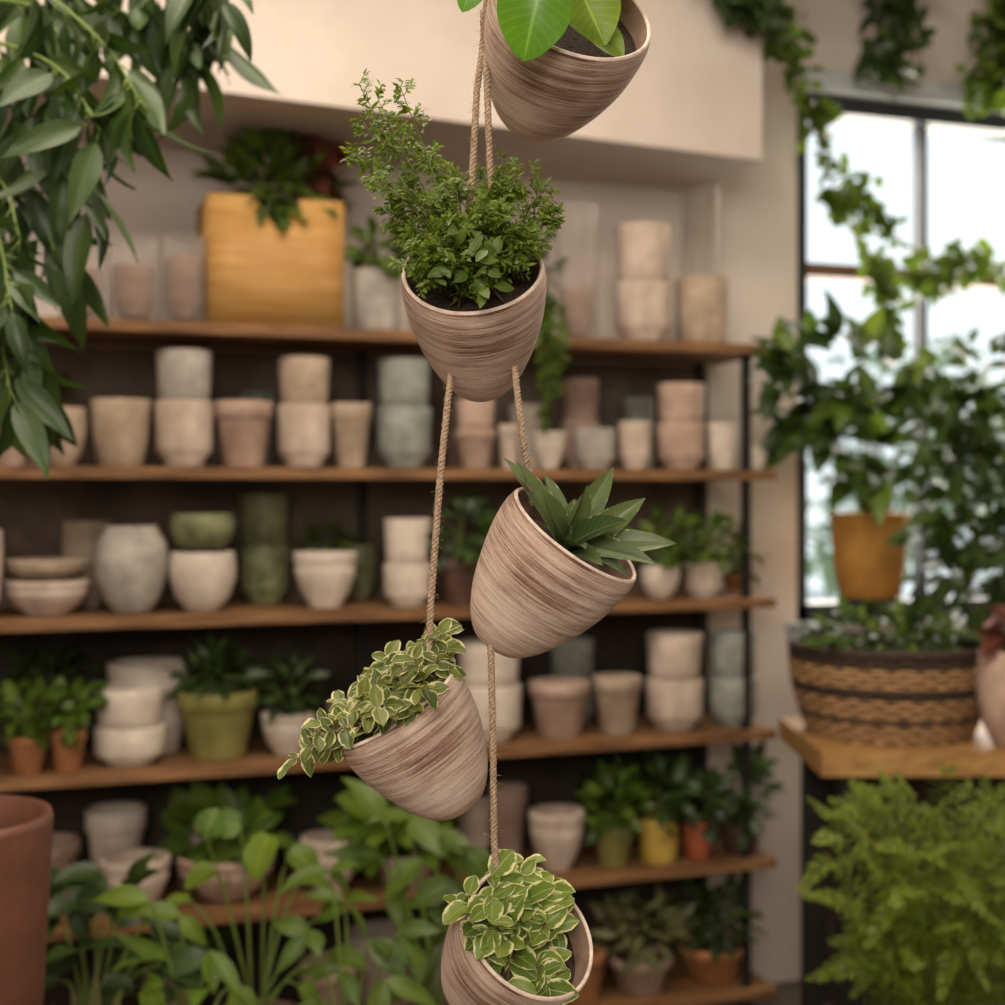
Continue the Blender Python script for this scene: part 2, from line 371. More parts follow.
# row 4
plantpot('potted_herb',8,48,735,3,0,'taper','terra','Lmid',55,80,.05,.03,70)
plantpot('potted_herb',50,86,730,3,0,'taper','terra','Lmid',50,60,.05,.03,60)
pot('ceramic_pot',108,190,662,3,2,'tall','cream')
stack('stacked_ceramic_pots',94,165,685,725,3,0,'cream')
plantpot('potted_fern',178,258,690,3,0,'taper','lime','Ldark',45,95,.06,.02,130,'lance')
plantpot('potted_herb',261,316,712,3,0,'bowl','cream','Ldark',60,70,.05,.02,90)
stack('stacked_ceramic_pots',455,522,640,684,3,0,'cream')
pot('ceramic_pot',528,590,681,3,0,'taper','pink')
stack('stacked_ceramic_pots',548,596,636,676,3,2,'grey')
pot('ceramic_pot',592,642,676,3,0,'taper','tan')
stack('stacked_ceramic_pots',645,704,631,678,3,0,'white')
stack('stacked_stoneware_pots',708,758,629,676,3,0,'grey')
pot('ceramic_pot',326,352,700,3,2,'tall','white')
pot('ceramic_pot',405,450,700,3,2,'tall','white')
plantpot('potted_fern',30,70,690,3,2,'taper','darkpot','Ldark',40,90,.06,.02,80,'lance')
# row 5
pot('ceramic_pot',86,146,808,4,2,'taper','cream')
pot('ceramic_bowl_planter',100,170,857,4,0,'bowl','cream')
plantpot('potted_philodendron',176,276,852,4,0,'bowl','pink','Lmid',50,120,.09,.06,60,'heart')
pot('ceramic_pot',20,80,840,4,2,'taper','pink')
pot('ceramic_pot',300,360,836,4,0,'bowl','white')
plantpot('potted_philodendron',370,440,850,4,0,'taper','cream','Lbright',70,130,.10,.07,60,'heart')
pot('terracotta_pot',340,375,800,4,2,'cup','pink')
pot('ceramic_pot',488,528,786,4,2,'taper','pink')
pot('ceramic_bowl_planter',528,585,810,4,0,'bowl','white')
plantpot('potted_herb',592,634,824,4,0,'taper','lime','Lmid',55,70,.06,.03,90)
plantpot('potted_herb',638,679,817,4,0,'cyl','yellow','Ldark',65,70,.06,.03,90)
plantpot('potted_herb',682,714,820,4,0,'tall','red','Ldark',45,60,.06,.03,70)
plantpot('potted_herb',718,763,822,4,0,'taper','darkpot','Ldark',75,70,.06,.03,100)
pot('ceramic_pot',455,492,800,4,2,'cup','white')
plantpot('potted_fern',600,650,800,4,2,'taper','darkpot','Ldark',45,110,.07,.02,110,'lance')
pot('ceramic_pot',170,225,800,4,2,'taper','white')
# row 6
pot('ceramic_pot',300,358,960,5,0,'taper','pink')
pot('ceramic_pot',345,420,930,5,2,'taper','cream')
pot('ceramic_pot',425,470,940,5,0,'taper','grey')
plantpot('potted_fern',608,672,955,5,0,'taper','pink','Lolive',60,110,.08,.02,140,'lance')
plantpot('potted_herb',676,748,942,5,0,'taper','terra','Ldark',60,100,.06,.03,120)
pot('terracotta_pot',560,606,950,5,0,'taper','terra')
plantpot('potted_fern',140,200,960,5,0,'taper','pink','Ldark',60,110,.08,.03,120,'lance')
# top shelf
def glassjar(name,px0,px1,yt,row,si=0,items=False):
    X,Y,z,r,h,d=place(px0,px1,yt,si,row); b=MB()
    b.lathe([(.001,0),(r*.94,0),(r,.006),(r,h*.97),(r*1.03,h),(r*.99,h),(r*.96,h*.97),(r*.96,.012),(.001,.012)],'glass',TM(X,Y,z+.0006),32)
    if items: potp(b,X,Y,z+.0125,r*.78,h*items,'cup','pink')
    return b.obj(name)
glassjar('glass_cloche',108,160,240,0,items=.62); glassjar('glass_vase',162,206,238,0,items=.7); glassjar('glass_jar',60,105,255,0,items=.7)
X=XatY(277,YF+.03); r=.5*135/F*dep(X,3.27); z0=shz[0]+.0006; h=HC+(HY-198)/F*dep(X,3.27)-z0
b=MB(); y0,y1=3.262,3.49; w=.014
x0,x1=X-r,X+r
nt_=.055; nd=h*.26
b.add([(x0,y0,z0),(x1,y0,z0),(x1,y0,z0+h),(X+nt_,y0,z0+h),(X,y0,z0+h-nd),(X-nt_,y0,z0+h),(x0,y0,z0+h),
       (x0,y0+w,z0),(x1,y0+w,z0),(x1,y0+w,z0+h),(X+nt_,y0+w,z0+h),(X,y0+w,z0+h-nd),(X-nt_,y0+w,z0+h),(x0,y0+w,z0+h)],
      [(0,1,4),(1,2,3,4),(0,4,5,6),(7,11,8),(8,11,10,9),(7,13,12,11),(2,9,10,3),(3,10,11,4),(4,11,12,5),(5,12,13,6),(0,6,13,7),(1,8,9,2),(0,7,8,1)],'woodbox')
b.box((x0,y0+w,z0),(x0+w,y1,z0+h),'woodbox'); b.box((x1-w,y0+w,z0),(x1,y1,z0+h),'woodbox'); b.box((x0+w,y1-w,z0),(x1-w,y1,z0+h),'woodbox'); b.box((x0+w,y0+w,z0),(x1-w,y1-w,z0+.03),'woodbox')
b.box((x0+w,y0+w,z0+.03),(x1-w,y1-w,z0+h-nd),'soil'); st=len(b.v)
bush(b,(X+.01,3.36,z0+h+.05),(.13,.08,.09),150,.10,.034,'Lmid',(X,3.37,z0+h-nd),'lance',.4)
bush(b,(X,3.27,z0+h-.015),(.05,.02,.045),36,.05,.025,'Lmid',None,'lance',-.3)
bush(b,(X+.10,3.38,z0+h+.10),(.06,.05,.04),24,.10,.055,'Lred',(X,3.37,z0+h-nd),'oval',.2)
b.clampv(st,3.57,bz-.004,2.8); b.obj('wooden_planter_box')
plantpot('potted_trailing_plant',351,401,272,0,0,'cyl','white','Lmid',50,70,.045,.03,90)
pot('ceramic_pot',405,445,285,0,0,'taper','tan')
glassjar('glass_vase',556,598,206,0,items=.35); glassjar('glass_vase',520,552,250,2); 
plantpot('potted_trailing_plant',500,540,300,0,0,'taper','grey','Ldark',70,80,.06,.02,60)
stack('stacked_ceramic_pots',614,672,225,285,0,0,'white')
pot('ceramic_pot',675,730,279,0,0,'cyl','tan'); glassjar('glass_vase',682,720,186,2)
b=MB(); c0=Vector((XatY(538,3.32),3.32,shz[0]))
potp(b,c0.x,c0.y-.02,c0.z,.03,.05,'taper','grey',True)
for i in range(7):
    x=c0.x+R.uniform(-.05,.05); p=[Vector((c0.x,3.3,shz[0]+.05)),Vector((x,3.25,shz[0]+.08)),Vector((x,3.20,shz[0]+.0)),Vector((x+R.uniform(-.03,.03),3.21,shz[0]-R.uniform(.1,.24)))]
    s=spline(p,18); b.tube(s,.0015,'stem',4)
    for q in s[3:]:
        for _ in range(2): b.leaf(q,rv()+Vector((0,-.4,-.4)),rv()+up,.032,.016,'Lmid',rows=3)
b.obj('potted_trailing_ivy')
# ---------------- hanging planters
DH=1.35
def hang_matrix(cx,cy,d,ix,iy,app):
    c=W(cx,cy,d); v=(c-CAM).normalized(); im=(rt*ix+up*iy); im=(im-v*im.dot(v)).normalized()
    ax=(im*math.cos(math.radians(app))-v*math.sin(math.radians(app))).normalized()
    xx=ax.cross(v).normalized() if abs(ax.dot(v))<.99 else rt.copy(); yy=ax.cross(xx)
    Mx=Matrix(((xx.x,yy.x,ax.x,c.x),(xx.y,yy.y,ax.y,c.y),(xx.z,yy.z,ax.z,c.z),(0,0,0,1)))
    return Mx,c,ax,v
HP=[(.001,0),(.18,.0),(.30,.015),(.42,.06),(.57,.16),(.71,.30),(.83,.46),(.92,.62),(.975,.78),(.995,.90),(.985,.97),(.972,1.0)]
def hang_pot(b,Mx,Rr,k=1.85):
    H=Rr*k; P=[(r*Rr,(z-1)*H) for r,z in HP]
    vs=[Vector((r,z,0)) for r,z in P]; Q=[(max(.0004,q.x),q.y) for q in spline(vs,88)]
    b.lathe(Q,'streak',Mx,80,wob=.03)
    rr=Q[-1][0]; t=.0042
    b.lathe([(rr,0),(rr-.001,.0014),(rr-t*.5,.0022),(rr-t+.0006,.0014),(rr-t,0)],'rimc',Mx,80,wob=.03)
    b.lathe([(rr-t,0),(rr*1.0-t,-.015),(rr*.97-t,-.04),(rr*.85-t,-.06)],'inner',Mx,80,wob=.03)
    b.lathe([(rr-t,-.026),(rr*.7,-.021),(rr*.4,-.017),(.001,-.018)],'soil',Mx,48,wob=.06)
def local(Mx,a,r,z): return Mx@Vector((math.cos(a)*r,math.sin(a)*r,z))
RH=.0705
# planter 1
Mx,c,ax,v=hang_matrix(574,8,DH,.36,.93,30); b=MB(); hang_pot(b,Mx,.082,1.76)
def facing_leaf(b,pxb,pyb,pxt,pyt,d,Wd,k,tilt=.35,shape='heart',rows=12,cols=8,fold=.12,curl=.3,wave=.0,dd=0):
    p=W(pxb,pyb,d); q=W(pxt,pyt,d+dd); L=(q-p).length
    n=(CAM-p).normalized()+up*tilt+rv()*.08
    b.leaf(p,q-p,n,L*1.02,Wd,k,rows=rows,cols=cols,fold=fold,curl=curl,shape=shape,wave=wave)
facing_leaf(b,541,-16,523,57,1.265,.068,'Lpoth',.5,curl=.5,fold=.3,wave=.03)
facing_leaf(b,566,14,626,50,1.335,.046,'Lbright',1.2,dd=-.01,shape='oval',fold=.4,wave=.04)
facing_leaf(b,578,-14,606,40,1.32,.056,'Lbright',.9,dd=-.01,shape='oval',fold=.35,wave=.04)
facing_leaf(b,478,-25,462,10,1.31,.03,'Lpoth')
for (x1,y1,x2,y2,w) in [(560,-30,500,-70,.06),(590,-30,640,-70,.06),(570,-40,575,-100,.07),(610,-20,660,-40,.05),(540,-60,470,-60,.05)]: facing_leaf(b,x1,y1,x2,y2,1.33,w,'Lpoth',.6)
base=Mx@Vector((0,0,-.02))
for (x,y,d) in [(541,-16,1.265),(578,-14,1.32),(566,14,1.335),(478,-25,1.31),(560,-30,1.33),(590,-30,1.33),(570,-40,1.33)]:
    q=W(x,y,d); b.tube(spline([base,(base+q)/2+up*.03,q],10),.0016,'stem',6)
b.obj('hanging_planter',Mx)
# planter 2: fine herb
Mx,c,ax,v=hang_matrix(472,270,DH,-.09,1,36); b=MB(); hang_pot(b,Mx,RH*1.01,2.14)
rr_=random.Random(3)
tips=[(364,84,.0),(376,105,.02),(392,95,-.02),(360,150,0),(380,175,-.03),(400,135,.03),(422,152,.0),(440,165,.05),(455,182,-.03),(478,168,.04),(502,155,.0),(514,180,-.03),(532,182,.03),(550,180,.0),(555,212,-.02),(535,238,-.05),(515,240,-.06),(500,215,-.06),(480,215,-.07),(430,205,-.04),(405,240,-.04),(425,250,-.06),(450,262,-.07),(478,255,-.075),(405,195,.03),(440,230,-.07),(465,235,-.07),(522,200,.03),(500,260,-.07),(415,265,-.06),(460,275,-.075),(392,215,0),(368,125,.0),(490,190,-.02),(430,278,-.07),(480,280,-.07)]
for (x,y,dd) in tips:
    for rep in range(2 if y>205 else 1):
        tip=W(x+rr_.uniform(-9,9),y+rr_.uniform(-9,9),DH+dd*.75+rr_.uniform(-.012,.012))
        base=Mx@Vector((rr_.uniform(-.035,.035),rr_.uniform(-.035,.035),-.018))
        mid=(base+tip)/2+up*(.012)+rv(rr_)*.012
        s=spline([base,mid,tip],22); b.tube(s,.0011,'stemr' if rr_.random()<.6 else 'stem',5,.4)
        for i,q in enumerate(s[3:]):
            if rr_.random()<(.4 if i<9 else .15): continue
            t=(s[min(i+4,len(s)-1)]-s[i+2]).normalized()
            for sgn in (0,1):
                side=t.cross(rv(rr_)).normalized(); bl=rr_.uniform(.008,.025)*(1.1-.5*i/18)
                e=q+(side+t*.6).normalized()*bl
                b.tube([q,e],.0005,'stem',3)
                nn=(up+rv(rr_)*.9-v*.5)
                for k in range(4):
                    p=q.lerp(e,(k+1)/4)+rv(rr_)*.0015; dirs=(e-q).normalized()
                    for sg in (-1,1):
                        b.leaf(p,(dirs*.7+dirs.cross(nn).normalized()*sg+rv(rr_)*.3),nn+rv(rr_)*.4,rr_.uniform(.005,.0095),.0036,'Lherb',rows=2,fold=.2,curl=.3,shape='oval',rnd=min(1,max(0,rr_.gauss(.55,.3))))
# a few broader leaves low in the centre
for i in range(26):
    p=W(rr_.uniform(440,500),rr_.uniform(225,290),DH-.05-rr_.random()*.03); b.leaf(p,rv(rr_)-up*.3,-v+up*.5+rv(rr_)*.5,rr_.uniform(.014,.022),.010,'Lmid',rows=5,cols=2)
b.obj('hanging_planter',Mx)
# planter 3: succulent rosette
Mx,c,ax,v=hang_matrix(575,534,DH,.60,.80,15); b=MB(); hang_pot(b,Mx,RH*1.06,1.88)
tp=[(508,458,.02,.9),(521,464,-.02,1),(545,492,-.05,1),(612,470,.02,1.1),(588,490,-.03,1),(642,500,.0,1.1),(671,541,-.01,1.2),(652,560,-.04,1),(622,520,-.05,1.1),(600,562,-.06,1),(575,500,.03,1),(635,528,.04,1),(558,520,-.06,.9),(626,572,-.04,.8),(548,476,.04,1),(585,545,-.07,.8)]
base=Mx@Vector((0,0,-.022))
for x,y,dd,wf in tp:
    q=W(x,y,DH+dd); p=base+rv(rr_)*.006; d=(q-p); L=d.length
    nn=(ax*.8-v*.75+rv(rr_)*.25); nn=(nn-d.normalized()*nn.dot(d.normalized())).normalized()
    b.leaf(p,d+nn*L*.22,nn,L*1.05,.035*wf,'Lagave',rows=14,cols=6,fold=.5,curl=.5,shape='agave',wave=.012)
b.obj('hanging_planter',Mx)
def sprigs(b,Mx,n,ln,leafL,leafW,k,bias,ax,r,spread=1.0,pairs=5,rad=.045,droop=0.):
    for i in range(n):
        a=r.uniform(0,6.28); q=math.sqrt(r.random())*rad
        base=local(Mx,a,q,-.016); outw=(Mx.to_3x3()@Vector((math.cos(a),math.sin(a),0)))*(q/rad)
        d=(ax*.7+outw*spread+bias+rv(r)*.35).normalized(); L=ln*r.uniform(.55,1.1)
        mid=base+d*L*.5+up*.004; tip=base+d*L-up*droop*r.random()
        s=spline([base,mid,tip],10); b.tube(s,.0011,'stemr',5,.5)
        for j in range(pairs):
            t=.35+.65*j/(pairs-1); p=s[min(len(s)-1,int(t*(len(s)-1)))]
            for sg in (-1,1):
                nn=(-vdir*.7+up*.7+ax*.3+rv(r)*.7)
                sd=d.cross(nn).normalized()*sg
                l=leafL*r.uniform(.55,1.1)
                b.leaf(p,sd+d*r.uniform(.0,.9)+rv(r)*.45,nn,l,leafW*l/leafL,k,rows=6,cols=4,fold=.28,curl=r.uniform(.1,1.0),shape='oval',wave=.07)
# planter 4
Mx,c,ax,v=hang_matrix(396,707,DH,-.56,.83,12); b=MB(); hang_pot(b,Mx,RH*.985,1.74); vdir=v
sprigs(b,Mx,36,.062,.026,.016,'Lvar2',-rt*.36+up*.15,ax,random.Random(11),1.0,5,.05,.014)
b.obj('hanging_planter',Mx)
# planter 5
Mx,c,ax,v=hang_matrix(531,932,DH,.60,.62,47); b=MB(); hang_pot(b,Mx,RH*1.02,1.85); vdir=v
sprigs(b,Mx,22,.066,.034,.024,'Lvar',up*.72-rt*.34,ax*.5,random.Random(5),.4,4,.030,.01)
sprigs(b,Mx,10,.036,.034,.024,'Lvar',-up*.7-rt*.1,ax*.6,random.Random(6),.3,3,.026,.012)
b.obj('hanging_planter',Mx)
# ropes
def rope(name,pts,hook=False):
    b=MB(); path=spline(pts,14)
    L=[0]
    for i in range(1,len(path)): L.append(L[-1]+(path[i]-path[i-1]).length)
    N=int(L[-1]/.0016); fine=[]; j=0
    for i in range(N+1):
        s=L[-1]*i/N
        while j<len(L)-2 and L[j+1]<s: j+=1
        fine.append(path[j].lerp(path[j+1],(s-L[j])/(L[j+1]-L[j])))
    for st in range(3):
        P=[]
        for i,p in enumerate(fine):
            t=(fine[min(i+1,N)]-fine[max(i-1,0)]).normalized(); e=t.cross(fw).normalized(); g=t.cross(e)
            a=2*math.pi*(i*.0016/.013+st/3); P.append(p+(e*math.cos(a)+g*math.sin(a))*.0019+rv()*.0002)
        b.tube(P,.0018,'rope',6)
    for i,p in enumerate(fine):
        if i%2==0:
            d0=rv(); a=p+d0*.003; b.tube([a,a+(d0+rv()*.7)*.0022,a+(d0+rv()*1.2)*.0042],.00016,'rope',3)
    if hook:
        p=pts[0]; b.lathe([(.001,0),(.02,0),(.02,-.004),(.008,-.01),(.001,-.011)],'metal',TM(p.x,p.y,3.05),20)
    return b.obj(name)
ceil=lambda x,d: Vector((W(x,0,d).x,W(x,0,d).y,3.045))
rope('hanging_rope',[ceil(484,1.37),W(487,-60,1.37),W(486,20,1.375),W(477,90,1.375),W(472,180,1.37),W(462,262,DH+.05)],True)
rope('hanging_rope',[ceil(496,1.37),W(489,-60,1.380),W(483,10,1.384),W(487,80,1.37),W(491,190,1.37),W(500,262,DH+.05)],True)
rope('hanging_rope',[W(455,340,DH+.05),W(448,400,DH+.015),W(440,480,DH),W(434,560,DH),W(429,645,DH),W(437,668,DH-.0),W(440,700,DH)])
rope('hanging_rope',[W(512,340,DH+.05),W(517,390,DH+.015),W(521,425,DH),W(527,465,DH+.01),W(533,505,DH+.02)])
rope('hanging_rope',[W(489,615,DH+.01),W(491,655,DH+.005),W(493,750,DH),W(494,840,DH),W(498,880,DH+.0),W(503,905,DH+.02)])
# ---------------- left overhanging tree
b=MB(); D=2.0; r2=random.Random(21)
tb=W(-230,0,2.1); tb.z=0
potp(b,tb.x,tb.y,0,.17,.36,'taper','terra',True)
trunk=[Vector((tb.x,tb.y,.3)),Vector((tb.x+.03,tb.y,1.0)),W(-200,250,2.08),W(-150,60,2.05),W(-110,-90,2.0)]
ts=spline(trunk,30); b.tube(ts,.018,'bark',8,.5)
stems=[[(-110,-60),(20,-20),(100,40),(140,100)],[(-120,20),(-10,40),(60,70),(100,130)],[(-100,-80),(80,-60),(160,-10),(190,60)],[(-60,-90),(120,-70),(195,-30),(215,30)],
 [(-160,100),(-30,110),(20,170),(55,250)],[(-150,90),(-40,60),(40,110),(90,200)],[(-170,200),(-40,200),(10,270),(30,340)],[(-170,230),(-60,260),(-5,330),(10,390)],[(-170,200),(-50,180),(-5,230),(10,300)],
 [(-120,0),(0,0),(50,20),(60,90)],[(-160,150),(-60,150),(0,180),(20,240)],[(-170,260),(-60,300),(0,350),(35,385)],[(-110,-60),(0,-50),(60,-20),(140,20)],[(-100,-80),(100,-80),(190,-60),(215,-10)]]
for st in stems:
    off=r2.uniform(-.18,.18)
    s=spline([W(x,y,D+.08*(1-i/3)+off*(i/3)) for i,(x,y) in enumerate(st)],26); b.tube(s,.0035,'stem',6,.4)
    for i in range(8,len(s)):
        t=(s[min(i+1,len(s)-1)]-s[i-1]).normalized()
        for q in range(1 if i%3 else 2):
            d=t*.4+rt*r2.uniform(-.7,.7)-up*r2.uniform(.2,1.3)+rv(r2)*.35-fw*.15
            nn=-fw*.35+up*.5+rv(r2)*1.0
            l=r2.uniform(.075,.135); pe=s[i]+d.normalized()*.02
            b.tube([s[i],pe],.0012,'stem',4)
            b.leaf(pe,d,nn,l,l*.31,'Ldark',rows=8,cols=4,fold=.3,curl=r2.uniform(.2,1.),shape='lance',wave=.04)
b.obj('potted_ficus_tree')
# ---------------- right side
def vine(b,pts,width,dens,L,k,r,gap=.3):
    s=spline(pts,44); b.tube(s,.003,'stemr',5)
    for q in s:
        g=mnoise.noise(q*9)
        if g<-.25*(1-gap)-.02: g=-.6
        for _ in range(int(dens*(1+g*1.5))+1):
            p=q+rv(r)*width*r.random()*(1+g); p.y=min(p.y,3.49); d=rv(r)-up*.5; b.leaf(p,d,-fw*.5+up*.4+rv(r)*.8,L*r.uniform(.5,1.2),L*.8,k,rows=4,shape='ivy',fold=.15)
r3=random.Random(4); b=MB()
vine(b,[on(735,-60,3.15),on(755,-10,3.12),on(785,50,3.3),on(818,120,3.45)],.085,13,.05,'Lmid',r3,1)
vine(b,[on(812,120,3.45),on(835,190,3.45),on(870,255,3.45),on(925,280,3.45),on(965,262,3.45),on(1040,290,3.45)],.075,9,.055,'Lmid',r3,1)
vine(b,[on(700,-30,3.12),on(745,-5,3.10),on(775,10,3.12),on(800,-60,3.2)],.05,7,.05,'Ldark',r3,1)
vine(b,[on(905,-60,3.45),on(893,-10,3.45),on(897,30,3.45),on(887,75,3.45)],.09,9,.055,'Ldark',r3,1)
vine(b,[on(1010,-60,3.45),on(1003,40,3.45),on(995,95,3.45)],.09,8,.055,'Lmid',r3,1)
vine(b,[on(820,150,3.45),on(850,180,3.45),on(895,235,3.45),on(940,265,3.45)],.06,5,.045,'Lmid',r3,1)
vine(b,[on(870,255,3.45),on(885,300,3.45),on(893,350,3.45)],.04,3,.045,'Lmid',r3,1)
b.clampv(0,3.598,3.04,-9)
b.obj('hanging_ivy_garland')
def arching(b,base,tips,L,Wd,k,r,shape='lance',nl=5):
    for q in tips:
        mid=(base+q)/2+up*.12*(q-base).length; s=spline([base,mid,q],10); b.tube(s,.003,'stem',5,.5)
        d=(s[-1]-s[-3]).normalized()
        for _ in range(nl): b.leaf(q,d+rv(r)*.9-up*.1,-fw*.5+up*.8+rv(r)*.4,L*r.uniform(.6,1.1),Wd,k,rows=7,cols=4,curl=.7,shape=shape,wave=.03)
zb=W(900,752,3.2).z
BM=Matrix.Translation(W(822,490,3.19)-Vector((0,0,HC)))@Matrix(((rt.x,fw.x,0,0),(rt.y,fw.y,0,0),(0,0,1,0),(0,0,0,1)))
b=MB()
def bbox(a,c,k):
    i=len(b.v); b.box(a,c,k)
    for j in range(i,len(b.v)): b.v[j]=tuple(BM@Vector(b.v[j]))
bbox((0,0,zb-.055),(1.12,.50,zb),'bench')
for x in (.05,1.03):
    for y in (.04,.41): bbox((x,y,0),(x+.05,y+.05,zb-.055),'metal')
bbox((.10,.43,.12),(1.03,.45,zb-.055),'shade'); b.obj('plant_bench',flat=True)  # dark panel added in place of the shadow below the window
b=MB(); d=3.86; p0=W(869,598,d); rr=39/F*d; hh=85/F*d
potp(b,p0.x,p0.y,p0.z,rr,hh,'tall','ochre',True)
b.lathe([(.001,-.012),(rr*.8,-.012),(rr*.8,0),(.001,0)],'metal',TM(p0.x,p0.y,p0.z),24)
b.tube([Vector((p0.x,p0.y,p0.z-.01)),Vector((p0.x,p0.y,.01))],.009,'metal',8)
b.lathe([(.001,0.001),(.11,0.001),(.11,.012),(.02,.02),(.001,.02)],'metal',TM(p0.x,p0.y,0),24)
base=Vector((p0.x,p0.y,p0.z+hh*.9)); tips=[]
for (x,y) in [(785,360),(775,385),(810,345),(835,338),(860,350),(885,365),(800,420),(815,390),(845,395),(870,410),(895,395),(790,440),(825,440),(850,455),(885,445),(895,420),(840,425),(860,430),(820,410),(850,480),(880,478)]:
    tips.append(W(x,y,d-.12+r3.uniform(-.16,.04)))
arching(b,base,tips,.15,.062,'Ldark',r3,nl=4); arching(b,base,tips[::2],.15,.06,'Lmid',r3,nl=3)
b.clampv(0,3.595,9); b.obj('potted_monstera_on_stand')
# wicker basket
c=W(889,752,3.46); c.z=zb+.001; Rb=97/F*3.46*.98; hb=W(0,645,3.46).z-zb
b=MB()
rows=18
for j in range(rows):
    zz=(j+.5)/rows*hb; rr=Rb*(.80+.20*math.sin(min(1,(j+1)/rows*1.1)*math.pi/2)); k='wickd' if j in (4,9,10,15,16,17) else 'wick'
    n=96; P=[]
    for i in range(n+1):
        a=2*math.pi*i/n; P.append(Vector((c.x+math.cos(a)*(rr+.005*math.sin(24*a+math.pi*(j%2))),c.y+math.sin(a)*(rr+.005*math.sin(24*a+math.pi*(j%2))),c.z+zz)))
    b.tube(P,hb/rows*.56,k,6)
b.lathe([(.001,0),(Rb*.78,0),(Rb*.97,hb*.8)],'wickd',TM(c.x,c.y,c.z),40)
b.tube([Vector((c.x+math.cos(i*.131)*Rb,c.y+math.sin(i*.131)*Rb,c.z+hb)) for i in range(49)],.011,'wickd',8)
b.lathe([(Rb*.97,hb*.8),(.001,hb*.85)],'soil',TM(c.x,c.y,c.z),30)
bush(b,(c.x,c.y,c.z+hb+.02),(Rb*.9,Rb*.7,.07),220,.06,.025,'Ldark',(c.x,c.y,c.z+hb*.85),'oval',.3)
bush(b,(c.x-.05,c.y-.05,c.z+hb+.02),(Rb*.8,Rb*.6,.08),90,.06,.025,'Lmid',None,'oval',.3)
b.obj('wicker_basket_planter')
b=MB(); q=W(1042,752,3.55); q.z=zb+.001
potp(b,q.x,q.y,q.z,.10,.18,'taper','terra',True)
base=Vector((q.x,q.y,q.z+.16))
for (x,y) in [(950,385),(985,375),(945,420),(970,420),(1010,430),(950,470),(985,480),(950,520),(965,530),(1000,540),(955,575),(980,590),(1010,600),(1040,400),(1045,500),(935,450),(965,560),(995,440),(1000,500),(1000,570)]:
    p=W(x,y,3.62+r3.uniform(-.2,.1)); s=spline([base,(base+p)/2+rv(r3)*.03,p],12); b.tube(s,.003,'stem',5,.4)
    bush(b,p,(.10,.08,.10),30,.085,.042,'Ldark' if r3.random()<.7 else 'Lmid',None,'oval',0,r=r3)
b.clampv(0,3.595,9); b.obj('potted_schefflera')
b=MB(); p=W(1010,752,3.27); hz=W(0,650,3.27).z-zb; potp(b,p.x,p.y,zb,.078,hz,'round','pink',True)
bush(b,(p.x,p.y,zb+hz+.03),(.06,.06,.04),40,.05,.04,'Lred',(p.x,p.y,zb+hz*.8)); bush(b,(p.x-.02,p.y-.02,zb+hz+.05),(.05,.05,.04),14,.045,.04,'pinkobj',None)
b.obj('potted_begonia')
# fern bottom right
b=MB(); q=W(930,1005,2.85); q.z=0; r4=random.Random(9)
potp(b,q.x,q.y,0,.17,.30,'taper','terra',True); base=Vector((q.x,q.y,.28))
for i in range(110):
    x=r4.uniform(793,1070); y=r4.uniform(765,1000)+ (30 if x<830 else 0); tip=W(x,y,2.83+r4.uniform(-.28,.12)); 
    st=base+Vector((r4.uniform(-.1,.1),r4.uniform(-.1,.1),0))
    mid=st.lerp(tip,.55)+up*(.08+.12*r4.random()); s=spline([st,mid,tip],44); b.tube(s,.0015,'stem',4,.4)
    for j in range(8,len(s)-1):
        t=(s[j+1]-s[j-1]).normalized(); sd=t.cross(up-fw*.6+rv(r4)*.3).normalized()
        l=.034*math.sin(math.pi*min(.97,.25+.75*(j/len(s))))+.005
        for sg in (-1,1): b.leaf(s[j],sd*sg+t*.7+rv(r4)*.25,up-fw*.5+rv(r4)*.4,l,.0055,'Lfern',rows=2,fold=.1,curl=.3)
b.obj('potted_boston_fern')
# ---------------- lower left plants on low bench
b=MB(); zt=.33; b.box((.03,2.24,zt-.04),(1.15,2.78,zt),'bench')
for x in (.06,1.05):
    for y in (2.27,2.70): b.box((x,y,0),(x+.05,y+.05,zt-.04),'bench')
b.obj('low_plant_bench',flat=True,bevel=.003)
def broad(name,px,py,d,r,h,mat,tips,L,Wd,k,seed,shape='heart',stem='stem',nl=1,curl=.7):
    rr=random.Random(seed); p=W(px,py,d); b=MB(); potp(b,p.x,p.y,zt,r,h,'taper',mat,True); base=Vector((p.x,p.y,zt+h*.88))
    for (x,y) in tips:
        q=W(x,y,d+rr.uniform(-.1,.12)); s=spline([base+rv(rr)*.015,base.lerp(q,.6)+up*.03,q],12); b.tube(s,.0035,stem,6,.5)
        o=(q-base).normalized()
        for _ in range(nl):
            b.leaf(q,rt*(o.dot(rt)*2+rr.uniform(-.9,.9))-up*rr.uniform(-.4,.6)-fw*rr.uniform(0,.6),up*.8-fw*.5+rv(rr)*.5,L*rr.uniform(.6,1.1),Wd*rr.uniform(.7,1.1),k,rows=8,cols=6,fold=.2,curl=curl*rr.uniform(.4,1.6),shape=shape,wave=.03)
    return b.obj(name)
broad('potted_philodendron',255,900,2.6,.09,.14,'darkpot',[(205,835),(240,825),(270,835),(290,850),(215,870),(300,880),(190,900),(320,915),(185,950),(330,955),(300,985)],.09,.062,'Lbright',1)
broad('potted_philodendron',90,900,2.5,.10,.15,'darkpot',[(70,880),(100,870),(130,890),(60,920),(110,915),(150,920),(80,950),(130,955),(160,965),(60,980),(100,985),(140,995),(75,900),(165,940)],.10,.05,'Ldark',2,nl=3,shape='lance')
broad('potted_calathea',430,900,2.62,.09,.14,'darkpot',[(385,820),(410,815),(440,830),(465,850),(380,855),(420,860),(455,880),(395,890),(430,905),(480,900),(470,930),(420,950),(450,970)],.11,.055,'Lmid',3,shape='lance',nl=2)
